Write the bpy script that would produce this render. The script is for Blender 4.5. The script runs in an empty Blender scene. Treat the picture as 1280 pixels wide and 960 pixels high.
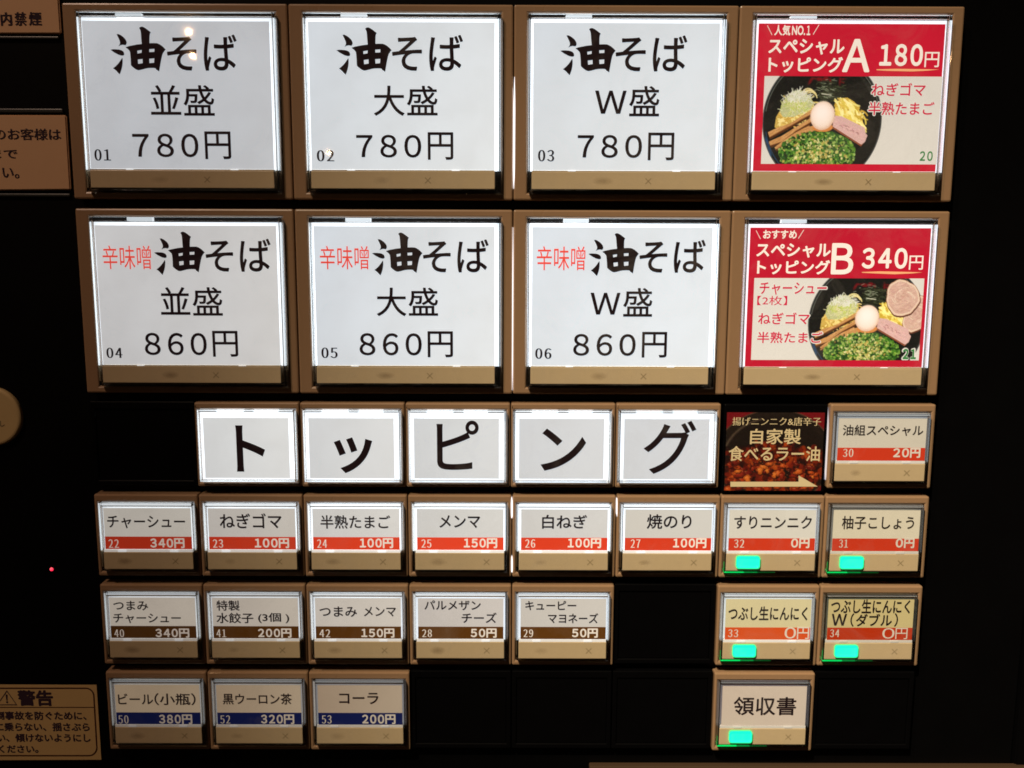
import bpy, bmesh, math, random
import numpy as np
from mathutils import Matrix, Vector

random.seed(7)
rng = np.random.default_rng(11)
scn = bpy.context.scene
COL = scn.collection
S = 0.04                                   # one small key pitch, in metres

# ------------------------------------------------------------------ camera
FPX, CX, CY, CZ = 1150.0, -0.026, 1.2717, 8.5371
RX, RY, RZ = 0.14833, 0.002545, -0.003459
def _cam_rot():
    c, s = math.cos(RY), math.sin(RY); A = np.array([[c, 0, s], [0, 1, 0], [-s, 0, c]])
    c, s = math.cos(RX), math.sin(RX); B = np.array([[1, 0, 0], [0, c, -s], [0, s, c]])
    c, s = math.cos(RZ), math.sin(RZ); D = np.array([[c, -s, 0], [s, c, 0], [0, 0, 1]])
    return D @ B @ A
RM = _cam_rot()
TOW = np.array([[1, 0, 0], [0, 0, -1], [0, 1, 0]], float)   # panel axes (right, up, out) -> world
cam_d = bpy.data.cameras.new('camera')
cam = bpy.data.objects.new('camera', cam_d); COL.objects.link(cam)
cam_d.sensor_width = 36.0
cam_d.lens = FPX / 1280 * 36.0
cam_d.clip_start = 0.005; cam_d.clip_end = 20
_m = Matrix((TOW @ RM.T).tolist()).to_4x4()
_m.translation = Vector((TOW @ np.array([CX, CY, CZ]) * S).tolist())
cam.matrix_world = _m
scn.camera = cam

# ------------------------------------------------------------------ world, exposure
w = bpy.data.worlds.new('World'); scn.world = w; w.use_nodes = True
w.node_tree.nodes['Background'].inputs[0].default_value = (1.0, 0.62, 0.36, 1)
w.node_tree.nodes['Background'].inputs[1].default_value = 0.012
vs = scn.view_settings
vs.view_transform = 'Standard'; vs.look = 'None'; vs.exposure = 0.0; vs.gamma = 1.0
vs.use_curve_mapping = False
scn.render.engine = 'CYCLES'
cy = scn.cycles
cy.use_denoising = True
cy.max_bounces = 10; cy.transmission_bounces = 8; cy.transparent_max_bounces = 12
cy.caustics_reflective = False; cy.caustics_refractive = False
cy.sample_clamp_indirect = 4.0
cy.pixel_filter_type = 'BLACKMAN_HARRIS'; cy.filter_width = 1.7

def px2(x, y, z=0.0):
    """photo pixel -> (u, v) on the plane z key pitches in front of the frames (world X, Z in metres)"""
    d = RM.T @ np.array([(x - 640) / FPX, (480 - y) / FPX, -1.0])
    c = np.array([CX, CY, CZ]); t = (z - CZ) / d[2]; p = c + t * d
    return p[0] * S, p[1] * S

# ------------------------------------------------------------------ lamps
def spot(name, loc, target, power, color, size, blend, radius):
    l = bpy.data.lights.new(name, 'SPOT'); l.energy = power; l.color = color
    l.spot_size = math.radians(size); l.spot_blend = blend; l.shadow_soft_size = radius
    o = bpy.data.objects.new(name, l); COL.objects.link(o); o.location = loc
    o.rotation_euler = (Vector(target) - Vector(loc)).to_track_quat('-Z', 'Y').to_euler()
    return o
# the shop's ceiling spot, high on the left, its beam resting on the right half of the machine
spot('ceiling_spot_lamp', (-1.0, -1.75, 2.25), (0.27, 0, -0.32), 610.0, (1.0, 0.86, 0.62), 13, 1.0, 0.03)
# small warm bulbs hanging in the room behind the photographer: they glint in plastic and acrylic; the strong one is added fill
def bulb(loc, power, color=(1.0, 0.56, 0.27), radius=0.012):
    l = bpy.data.lights.new('bulb_or_fill', 'POINT'); l.energy = power; l.color = color
    l.shadow_soft_size = radius
    o = bpy.data.objects.new('bulb_or_fill', l); COL.objects.link(o); o.location = loc
def mirror_loc(px, py, dist, z=0.055):
    x, zz = px2(px, py, z)
    p = Vector((x, -z * S, zz)); c = cam.matrix_world.translation
    d = (p - c).normalized(); r = Vector((d.x, -d.y, d.z))
    return p + r * dist
bulb(mirror_loc(238, 34, 1.5), 0.26, radius=0.0034)
bulb(mirror_loc(243, 64, 1.6), 0.26, radius=0.0042)
bulb(mirror_loc(404, 186, 1.6), 0.10, radius=0.003)
bulb((-0.62, -0.72, 1.08), 23.0, (1.0, 0.70, 0.52), 0.02)  # added fill lamp brightening the left side, placed clear of reflections
_b0 = mirror_loc(247, 300, 1.2)
bulb((_b0.x, -0.9, 0.95), 1.2, (1.0, 0.60, 0.32), 0.008)

# ------------------------------------------------------------------ materials
def srgb(r, g, b):
    f = lambda c: (c / 255 / 12.92) if c / 255 <= 0.04045 else ((c / 255 + 0.055) / 1.055) ** 2.4
    return (f(r), f(g), f(b))
MATS = {}
def principled(name, color, rough=0.5, spec=0.5, emis=None, es=0.0, noise=0.0, nscale=300, bump=0.0,
               trans=0.0, ior=1.45, mottle=0.0):
    if name in MATS: return MATS[name]
    m = bpy.data.materials.new(name); m.use_nodes = True; MATS[name] = m
    nt = m.node_tree; b = nt.nodes['Principled BSDF']
    b.inputs['Base Color'].default_value = (*color, 1)
    b.inputs['Roughness'].default_value = rough
    b.inputs['Specular IOR Level'].default_value = spec
    b.inputs['IOR'].default_value = ior
    b.inputs['Transmission Weight'].default_value = trans
    if emis is not None:
        b.inputs['Emission Color'].default_value = (*emis, 1)
        b.inputs['Emission Strength'].default_value = es
    if noise or bump or mottle:
        tc = nt.nodes.new('ShaderNodeTexCoord')
        n = nt.nodes.new('ShaderNodeTexNoise'); n.inputs['Scale'].default_value = nscale
        n.inputs['Detail'].default_value = 5
        nt.links.new(tc.outputs['Object'], n.inputs['Vector'])
        if noise:
            mx = nt.nodes.new('ShaderNodeMapRange')
            mx.inputs['To Min'].default_value = 1 - noise; mx.inputs['To Max'].default_value = 1 + noise
            nt.links.new(n.outputs['Fac'], mx.inputs['Value'])
            vm = nt.nodes.new('ShaderNodeVectorMath'); vm.operation = 'SCALE'
            vm.inputs[0].default_value = color
            nt.links.new(mx.outputs['Result'], vm.inputs['Scale'])
            nt.links.new(vm.outputs['Vector'], b.inputs['Base Color'])
            mr = nt.nodes.new('ShaderNodeMapRange')
            mr.inputs['To Min'].default_value = max(rough - 0.12, 0.02); mr.inputs['To Max'].default_value = rough + 0.12
            n2 = nt.nodes.new('ShaderNodeTexNoise'); n2.inputs['Scale'].default_value = nscale / 6
            n2.inputs['Detail'].default_value = 6
            nt.links.new(tc.outputs['Object'], n2.inputs['Vector'])
            nt.links.new(n2.outputs['Fac'], mr.inputs['Value'])
            nt.links.new(mr.outputs['Result'], b.inputs['Roughness'])
        if bump:
            bp = nt.nodes.new('ShaderNodeBump'); bp.inputs['Strength'].default_value = bump
            bp.inputs['Distance'].default_value = 0.0002
            nt.links.new(n.outputs['Fac'], bp.inputs['Height'])
            nt.links.new(bp.outputs['Normal'], b.inputs['Normal'])
        if mottle and emis is not None:            # emission noise imitates uneven backlight and paper fibres
            n3 = nt.nodes.new('ShaderNodeTexNoise'); n3.inputs['Scale'].default_value = 26
            n3.inputs['Detail'].default_value = 6; n3.inputs['Roughness'].default_value = 0.6
            nt.links.new(tc.outputs['Object'], n3.inputs['Vector'])
            m3 = nt.nodes.new('ShaderNodeMapRange')
            m3.inputs['From Min'].default_value = 0.3; m3.inputs['From Max'].default_value = 0.7
            m3.inputs['To Min'].default_value = es * (1 - mottle); m3.inputs['To Max'].default_value = es * (1 + mottle)
            nt.links.new(n3.outputs['Fac'], m3.inputs['Value'])
            nt.links.new(m3.outputs['Result'], b.inputs['Emission Strength'])
    return m

BEIGE = principled('beige_plastic', (0.315, 0.192, 0.108), 0.30, 0.5, noise=0.04, nscale=500, bump=0.10)
BEIGE.node_tree.nodes['Principled BSDF'].inputs['Coat Weight'].default_value = 0.5
BEIGE.node_tree.nodes['Principled BSDF'].inputs['Coat Roughness'].default_value = 0.045
PLATE = principled('cream_plastic', (0.60, 0.47, 0.29), 0.32, 0.5, noise=0.05, nscale=260)
BLACK = principled('black_panel_plastic', (0.0016, 0.0015, 0.0017), 0.40, 0.14, noise=0.25, nscale=90, bump=0.05)
BLANK = principled('black_blank_plastic', (0.0016, 0.0015, 0.0018), 0.34, 0.16, noise=0.2, nscale=120)
DARK = principled('dark_housing_plastic', (0.012, 0.011, 0.011), 0.5, 0.3)
CLIP = principled('white_clip_plastic', (0.8, 0.8, 0.82), 0.3)
MARK = principled('faint_grey_print', (0.33, 0.25, 0.14), 0.5)

def acrylic():
    m = bpy.data.materials.new('clear_acrylic'); m.use_nodes = True
    b = m.node_tree.nodes['Principled BSDF']
    b.inputs['Base Color'].default_value = (0.93, 0.97, 0.98, 1)
    b.inputs['Roughness'].default_value = 0.06; b.inputs['IOR'].default_value = 1.49
    b.inputs['Transmission Weight'].default_value = 1.0
    return m
ACRYL = acrylic()
def pane():
    m = bpy.data.materials.new('clear_cover_sheet'); m.use_nodes = True
    nt = m.node_tree; nt.nodes.remove(nt.nodes['Principled BSDF'])
    t = nt.nodes.new('ShaderNodeBsdfTransparent'); g = nt.nodes.new('ShaderNodeBsdfGlossy')
    g.inputs['Roughness'].default_value = 0.05
    tc = nt.nodes.new('ShaderNodeTexCoord'); n = nt.nodes.new('ShaderNodeTexNoise')
    n.inputs['Scale'].default_value = 60; n.inputs['Detail'].default_value = 8
    mr = nt.nodes.new('ShaderNodeMapRange'); mr.inputs['To Min'].default_value = 0.0; mr.inputs['To Max'].default_value = 0.05
    nt.links.new(tc.outputs['Object'], n.inputs['Vector']); nt.links.new(n.outputs['Fac'], mr.inputs['Value'])
    nt.links.new(mr.outputs['Result'], g.inputs['Roughness'])
    f = nt.nodes.new('ShaderNodeFresnel'); f.inputs['IOR'].default_value = 1.49
    mx = nt.nodes.new('ShaderNodeMixShader')
    ge = nt.nodes.new('ShaderNodeNewGeometry'); iv = nt.nodes.new('ShaderNodeMath'); iv.operation = 'SUBTRACT'
    iv.inputs[0].default_value = 1.0; nt.links.new(ge.outputs['Backfacing'], iv.inputs[1])
    ml = nt.nodes.new('ShaderNodeMath'); ml.operation = 'MULTIPLY'     # one reflection, off the sheet's outer face
    nt.links.new(f.outputs[0], ml.inputs[0]); nt.links.new(iv.outputs[0], ml.inputs[1])
    nt.links.new(ml.outputs[0], mx.inputs[0]); nt.links.new(t.outputs[0], mx.inputs[1]); nt.links.new(g.outputs[0], mx.inputs[2])
    df = nt.nodes.new('ShaderNodeBsdfDiffuse'); df.inputs['Color'].default_value = (.7, .68, .64, 1)
    n2 = nt.nodes.new('ShaderNodeTexNoise'); n2.inputs['Scale'].default_value = 45; n2.inputs['Detail'].default_value = 10
    n2.inputs['Roughness'].default_value = .7; n2.inputs['Distortion'].default_value = 1.2
    oi = nt.nodes.new('ShaderNodeObjectInfo'); ad = nt.nodes.new('ShaderNodeVectorMath'); ad.operation = 'ADD'
    nt.links.new(tc.outputs['Object'], ad.inputs[0]); nt.links.new(oi.outputs['Random'], ad.inputs[1])
    nt.links.new(ad.outputs[0], n2.inputs['Vector']); nt.links.new(ad.outputs[0], n.inputs['Vector'])
    m2 = nt.nodes.new('ShaderNodeMapRange'); m2.inputs['From Min'].default_value = .48; m2.inputs['From Max'].default_value = .80
    m2.inputs['To Min'].default_value = 0.0; m2.inputs['To Max'].default_value = 0.05
    nt.links.new(n2.outputs['Fac'], m2.inputs['Value'])
    mz = nt.nodes.new('ShaderNodeMixShader'); nt.links.new(m2.outputs['Result'], mz.inputs[0])
    nt.links.new(mx.outputs[0], mz.inputs[1]); nt.links.new(df.outputs[0], mz.inputs[2])
    nt.links.new(mz.outputs[0], nt.nodes['Material Output'].inputs['Surface'])
    return m
PANE = pane()
ROOM = [(1.07, -3.24, 0.208, 0.143, 0.099), (3.07, -3.24, 0.296, 0.222, 0.154), (5.08, -3.24, 0.468, 0.375, 0.26), (1.07, -1.45, 0.196, 0.136, 0.094), (3.07, -1.45, 0.386, 0.304, 0.21), (5.08, -1.45, 0.623, 0.509, 0.354), (7.08, -3.24, 0.535, 0.432, 0.302), (7.08, -1.45, 0.707, 0.583, 0.405), (1.53, 0.33, 0.249, 0.187, 0.129), (2.52, 0.33, 0.397, 0.316, 0.219), (3.52, 0.33, 0.541, 0.439, 0.306), (4.51, 0.33, 0.661, 0.546, 0.378), (5.51, 0.33, 0.748, 0.621, 0.431), (0.54, 1.22, 0.166, 0.116, 0.08), (1.54, 1.22, 0.257, 0.195, 0.135), (2.54, 1.22, 0.407, 0.326, 0.226), (3.54, 1.22, 0.562, 0.459, 0.319), (4.54, 1.22, 0.693, 0.574, 0.398), (5.54, 1.22, 0.77, 0.64, 0.446), (6.54, 1.22, 0.813, 0.677, 0.471), (7.54, 1.22, 0.824, 0.687, 0.479), (0.54, 2.11, 0.159, 0.111, 0.076), (1.54, 2.11, 0.251, 0.191, 0.133), (2.54, 2.11, 0.408, 0.327, 0.227), (3.54, 2.11, 0.575, 0.472, 0.328), (4.54, 2.11, 0.696, 0.577, 0.401), (6.54, 2.11, 0.821, 0.685, 0.478), (7.54, 2.11, 0.834, 0.697, 0.489), (0.54, 3.01, 0.149, 0.105, 0.072), (1.54, 3.01, 0.243, 0.185, 0.128), (2.54, 3.01, 0.402, 0.323, 0.224), (6.54, 3.01, 0.805, 0.674, 0.468), (7.54, 0.32, 0.801, 0.668, 0.465)]
def room_light(u, v):
    """room light falling on the panel near (u, v)"""
    r = min(ROOM, key=lambda q: (q[0] - u) ** 2 + (q[1] - v) ** 2)
    return np.array(r[2:])
def card_mat(look, u=None, v=None, base=(0.66, 0.66, 0.64)):
    """paper whose lamp behind it gives what the room's light leaves short of the look it has when on"""
    e = np.array(srgb(*look)) - np.array(base) * room_light(u, v)  # emission stands in for backlight and lifts unlit cards too
    e = np.maximum(e, 0.004)
    return principled('glowing_paper_%d_%d_%d_%d_%d' % (*look, round(u * 10), round(v * 10)), base, 0.55, 0.3, emis=tuple(e), es=1.0, mottle=0.11)
def ink(name, color, glow=0.0, tint=None):
    """ink on paper; glow adds emission as if the lamp shone through"""
    return principled('%s_ink_%03d' % (name, round(glow * 100)), srgb(*color), 0.5, 0.3, emis=srgb(*(tint or color)), es=glow)
def glow_mat(name, color, strength):
    return principled(name, (0.7, 0.7, 0.7), 0.5, 0.2, emis=color, es=strength)
def print_mat(name, glow):
    m = bpy.data.materials.new(name); m.use_nodes = True
    nt = m.node_tree; b = nt.nodes['Principled BSDF']
    a = nt.nodes.new('ShaderNodeVertexColor'); a.layer_name = 'print'
    nt.links.new(a.outputs['Color'], b.inputs['Base Color'])
    nt.links.new(a.outputs['Color'], b.inputs['Emission Color'])
    b.inputs['Emission Strength'].default_value = glow
    b.inputs['Roughness'].default_value = 0.45
    return m

# ------------------------------------------------------------------ mesh helpers (local axes: x right, y into the panel, z up)
def link_mesh(name, bm_or_data, mat, parent=None, origin=(0, 0, 0), smooth=False):
    me = bpy.data.meshes.new(name)
    if isinstance(bm_or_data, bmesh.types.BMesh):
        bm_or_data.to_mesh(me); bm_or_data.free()
    else:
        v, f = bm_or_data; me.from_pydata([tuple(p) for p in v], [], [tuple(q) for q in f]); me.update()
    if mat is not None: me.materials.append(mat)
    if smooth:
        for p in me.polygons: p.use_smooth = True
    o = bpy.data.objects.new(name, me); COL.objects.link(o)
    if parent is not None: o.parent = parent
    else: o.location = origin
    return o
def box_bm(x0, x1, z0, z1, f, b, bev=0.0, seg=2, bm=None):
    """f, b: how far front and back stand out of the frame plane (metres, out = towards the viewer)"""
    own = bm is None
    if own: bm = bmesh.new()
    vs_ = [bm.verts.new((x, -y, z)) for y in (f, b) for x, z in ((x0, z0), (x1, z0), (x1, z1), (x0, z1))]
    fs = [(0, 1, 2, 3), (7, 6, 5, 4), (4, 5, 1, 0), (5, 6, 2, 1), (6, 7, 3, 2), (7, 4, 0, 3)]
    faces = [bm.faces.new([vs_[i] for i in q]) for q in fs]
    if bev:
        ed = list({e for fc in faces for e in fc.edges})
        bmesh.ops.bevel(bm, geom=ed, offset=bev, segments=seg, affect='EDGES', profile=0.5)
    return bm
def ring_bm(x0, x1, z0, z1, ix0, ix1, iz0, iz1, f, b, bev):
    bm = bmesh.new()
    O = [(x0, z0), (x1, z0), (x1, z1), (x0, z1)]; I = [(ix0, iz0), (ix1, iz0), (ix1, iz1), (ix0, iz1)]
    of = [bm.verts.new((x, -f, z)) for x, z in O]; inf = [bm.verts.new((x, -f, z)) for x, z in I]
    ob = [bm.verts.new((x, -b, z)) for x, z in O]; ib = [bm.verts.new((x, -b, z)) for x, z in I]
    fe = []
    for k in range(4):
        j = (k + 1) % 4
        bm.faces.new((of[k], of[j], inf[j], inf[k]))
        bm.faces.new((ob[k], ob[j], of[j], of[k]))
        bm.faces.new((inf[k], inf[j], ib[j], ib[k]))
        bm.faces.new((ib[k], ib[j], ob[j], ob[k]))
    bm.edges.ensure_lookup_table()
    sel = []
    for e in bm.edges:
        a, c = e.verts
        if (a in of and c in of) or (a in inf and c in inf): sel.append(e)
        if (a in of and c in ob) or (a in ob and c in of): sel.append(e)
    bmesh.ops.bevel(bm, geom=sel, offset=bev, segments=2, affect='EDGES', profile=0.5)
    bmesh.ops.recalc_face_normals(bm, faces=bm.faces)
    return bm

# ------------------------------------------------------------------ lettering
_tc = {}
def glyph_mesh(s, spacing, ax, az):
    """flat filled mesh of a string; ax / az thicken its upright and level strokes (fractions of an em)"""
    if s.startswith('~'): s = s[1:]
    elif len(s) and all(ord(c) < 128 and c not in '() ' for c in s.rstrip('円')):
        spacing = spacing * (0.60 if len(s) > 1 else 1)
        s = ''.join(chr(ord(c) + 0xFEE0) if '!' <= c <= '~' else c for c in s)
    key = (s, spacing, ax, az)
    if key in _tc: return _tc[key]
    c = bpy.data.curves.new('lettering', 'FONT'); c.body = s; c.space_character = spacing
    c.resolution_u = 5; c.fill_mode = 'FRONT'
    o = bpy.data.objects.new('lettering', c); COL.objects.link(o)
    bpy.context.view_layer.update()
    me = bpy.data.meshes.new_from_object(o.evaluated_get(bpy.context.evaluated_depsgraph_get()))
    V = np.array([v.co[:2] for v in me.vertices]); F = [tuple(p.vertices) for p in me.polygons]
    bpy.data.objects.remove(o); bpy.data.curves.remove(c); bpy.data.meshes.remove(me)
    # weld doubles
    q = np.round(V * 20000).astype(np.int64); idx = {}; mp = []; NV = []
    for i, k in enumerate(map(tuple, q)):
        if k not in idx: idx[k] = len(NV); NV.append(V[i])
        mp.append(idx[k])
    V = np.array(NV); F = [tuple(mp[i] for i in f) for f in F]; F = [f for f in F if len(set(f)) == len(f)]
    if ax or az:
        cnt = {}
        FF = []
        for f in F:
            a = sum(V[f[i]][0] * V[f[(i + 1) % len(f)]][1] - V[f[(i + 1) % len(f)]][0] * V[f[i]][1] for i in range(len(f)))
            if a < 0: f = f[::-1]
            FF.append(f)
            for i in range(len(f)):
                e = (f[i], f[(i + 1) % len(f)]); cnt[e] = 1
        F = FF
        N = [[] for _ in V]
        for (a, b) in cnt:
            if (b, a) in cnt: continue
            d = V[b] - V[a]; L = np.hypot(*d)
            if L < 1e-7: continue
            n = np.array([d[1], -d[0]]) / L
            N[a].append(n); N[b].append(n)
        D = np.zeros_like(V)
        for i, l in enumerate(N):
            if not l: continue
            n = np.mean(l, axis=0); L2 = float(n @ n)
            n = n / max(L2, 0.35)
            D[i] = (n[0] * ax, n[1] * az)
        V = V + D
    _tc[key] = (V, F)
    return _tc[key]
def print_text(name, s, box, mat, parent, org, z, ax=0.0, az=None, spacing=1.0, skew=0.0):
    """lettering laid on the plane z (key pitches) so that it fills box = photo pixels x0, y0, x1, y1"""
    fat = 0.0
    if az is None:
        az = ax
        if ax > 0.007: fat, ax, az = ax, 0.0, 0.0
    V, F = glyph_mesh(s, spacing, ax, az)
    if fat:                      # thicker pen: the same strokes laid around a small circle, microns apart in height
        n0 = len(V); VV, FF = [], []
        for k in range(9):
            o_ = np.zeros(2) if k == 8 else fat * np.array([math.cos(k * math.pi / 4), math.sin(k * math.pi / 4)])
            VV.append(V + o_); FF += [tuple(i + k * n0 for i in f) for f in F]
        V, F = np.concatenate(VV), FF
    x0, y0, x1, y1 = box; xm, ym = (x0 + x1) / 2, (y0 + y1) / 2
    L, R, T, B = px2(x0, ym, z)[0], px2(x1, ym, z)[0], px2(xm, y0, z)[1], px2(xm, y1, z)[1]
    mn, mx = V.min(0), V.max(0)
    P = (V - mn) / np.maximum(mx - mn, 1e-6)
    X = L + P[:, 0] * (R - L); Z = B + P[:, 1] * (T - B)
    n0 = len(V) // 9 if fat else len(V)
    return link_mesh(name, ([(x - org[0], -z * S - org[1] - (i // n0) * 2.5e-6, zz - org[2]) for i, (x, zz) in enumerate(zip(X, Z))], F), mat, parent)
def fill_poly(name, loops, mat, parent, org, z):
    """loops in photo pixels; inner loops are holes"""
    bm = bmesh.new(); edges = []
    for lp in loops:
        vv = []
        for x, y in lp:
            a, b = px2(x, y, z); vv.append(bm.verts.new((a - org[0], -z * S - org[1], b - org[2])))
        edges += [bm.edges.new((vv[i], vv[(i + 1) % len(vv)])) for i in range(len(vv))]
    bmesh.ops.triangle_fill(bm, use_beauty=True, use_dissolve=False, edges=edges)
    for f in bm.faces:
        if f.normal.y > 0: f.normal_flip()
    return link_mesh(name, bm, mat, parent)
def smooth_loop(pts, n=3):
    out = []; N = len(pts)
    for i in range(N):
        p0, p1, p2, p3 = (np.array(pts[(i + k - 1) % N], float) for k in range(4))
        # keep sharp corners sharp
        a, b = p1 - p0, p2 - p1
        for k in range(n):
            t = k / n
            q = 0.5 * ((2 * p1) + (-p0 + p2) * t * .55 + (2 * p0 - 5 * p1 + 4 * p2 - p3) * t * t * 0 + 0 * t)
            q = p1 + (p2 - p1) * t
            out.append(tuple(q))
    return out
OIL = [  # brush-drawn character, outline in its own 0..1 box (x 55..548, y 60..482)
    [[(110,125),(128,124),(150,135),(170,150),(185,165),(196,182),(201,200),(196,216),(188,223),(165,219),(145,223),(125,233),(137,218),(141,203),(138,185),(128,162)],
     ],
    [[(55,263),(78,259),(100,259),(130,261),(150,266),(168,276),(176,288),(179,303),(174,313),(160,316),(145,313),(128,308),(108,297),(90,288),(72,275)]],
    [[(162,333),(165,358),(164,385),(161,410),(155,436),(147,460),(138,482),(122,466),(108,450),(94,438),(78,427),(94,416),(110,401),(126,384),(140,365),(152,347)]],
    [[(312,72),(318,63),(330,59),(342,59),(352,63),(366,71),(380,81),(398,95),(415,108),(408,122),(405,140),(404,175),(404,205),(440,204),(470,205),(490,213),(510,225),(531,243),(548,262),(537,274),(530,285),(523,297),(518,310),(511,340),(505,370),(498,412),(490,457),(477,446),(465,440),(460,431),(455,427),(440,425),(420,425),(395,426),(370,430),(345,437),(320,443),(307,445),(295,443),(280,436),(265,425),(250,413),(238,400),(237,375),(236,350),(234,325),(232,300),(230,285),(225,272),(210,256),(190,241),(220,231),(250,225),(290,217),(335,212),(332,185),(330,160),(328,130),(325,100),(320,84)],
     [(295,272),(335,265),(333,290),(297,297)], [(402,258),(448,255),(447,282),(403,284)],
     [(300,350),(342,345),(343,382),(303,388)], [(402,343),(447,340),(445,378),(404,382)]]]
def oil_char(box, mat, parent, org, z):
    x0, y0, x1, y1 = box
    M = lambda p: (x0 + (p[0] - 55) / 493 * (x1 - x0), y0 + (p[1] - 60) / 422 * (y1 - y0))
    bm = bmesh.new()
    for shape in OIL:
        edges = []; new = []
        for lp in shape:
            vv = []
            for p in lp:
                a, b = px2(*M(p), z); vv.append(bm.verts.new((a - org[0], -z * S - org[1], b - org[2])))
            edges += [bm.edges.new((vv[i], vv[(i + 1) % len(vv)])) for i in range(len(vv))]
        bmesh.ops.triangle_fill(bm, use_beauty=True, use_dissolve=False, edges=edges)
    bm.normal_update()
    for f in bm.faces:
        if f.normal.y > 0: f.normal_flip()
    return link_mesh('brush_lettering', bm, mat, parent)

def sheet(name, u0, u1, v0, v1, zf, zb, mat, parent, org, bev=0.0):
    """a thin slab; u, v in key pitches on the panel"""
    return link_mesh(name, box_bm((u0 - 4) * S - org[0], (u1 - 4) * S - org[0], -v1 * S - org[2], -v0 * S - org[2],
                                  zf * S, zb * S, bev * S), mat, parent)
def thing(name, label, cat, org, group=None):
    o = bpy.data.objects.new(name, None); COL.objects.link(o); o.location = org
    o.empty_display_size = 0.01
    o['label'] = label; o['category'] = cat
    if group: o['group'] = group
    return o
def tag(o, label, cat, group=None):
    o['label'] = label; o['category'] = cat
    if group: o['group'] = group
    return o

# ------------------------------------------------------------------ heights above the frame plane (key pitches)
ZCARD, ZBAND, ZINK, ZINK2, ZCOVER = 0.045, 0.0458, 0.0472, 0.048, 0.060
ROW_T = [-3.388, -1.603, 0.187, 1.081, 1.978, 2.878]
ROW_B = [-1.689, 0.100, 1.002, 1.895, 2.799, 3.700]

# ------------------------------------------------------------------ the machine's black face
pn = bpy.data.objects.new('machine_front', None); COL.objects.link(pn)
pn.location = (0, 0, 0)
tag(pn, 'flat glossy black front of the ticket machine behind all the buttons', 'machine front')
link_mesh('front_sheet', box_bm(-0.62, 0.2035, -0.40, 0.40, -0.14 * S, -0.34 * S, 0.0006), BLACK, pn)
# right-hand door edge, a hair apart from the button field
_b = bmesh.new()
def slanted(bm, pts, f, b):
    n = len(pts)
    A = [bm.verts.new((x, -f, z)) for x, z in pts]; B = [bm.verts.new((x, -b, z)) for x, z in pts]
    bm.faces.new(A); bm.faces.new(B[::-1])
    for i in range(n):
        j = (i + 1) % n; bm.faces.new((A[j], A[i], B[i], B[j]))
    bmesh.ops.recalc_face_normals(bm, faces=bm.faces)
slanted(_b, [(0.2042, -0.40), (0.62, -0.40), (0.62, 0.40), (0.2042, 0.40)], -0.10 * S, -0.34 * S)
bmesh.ops.bevel(_b, geom=[e for e in _b.edges], offset=0.0006, segments=2, affect='EDGES')
link_mesh('door_edge', _b, BLACK, pn)

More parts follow.
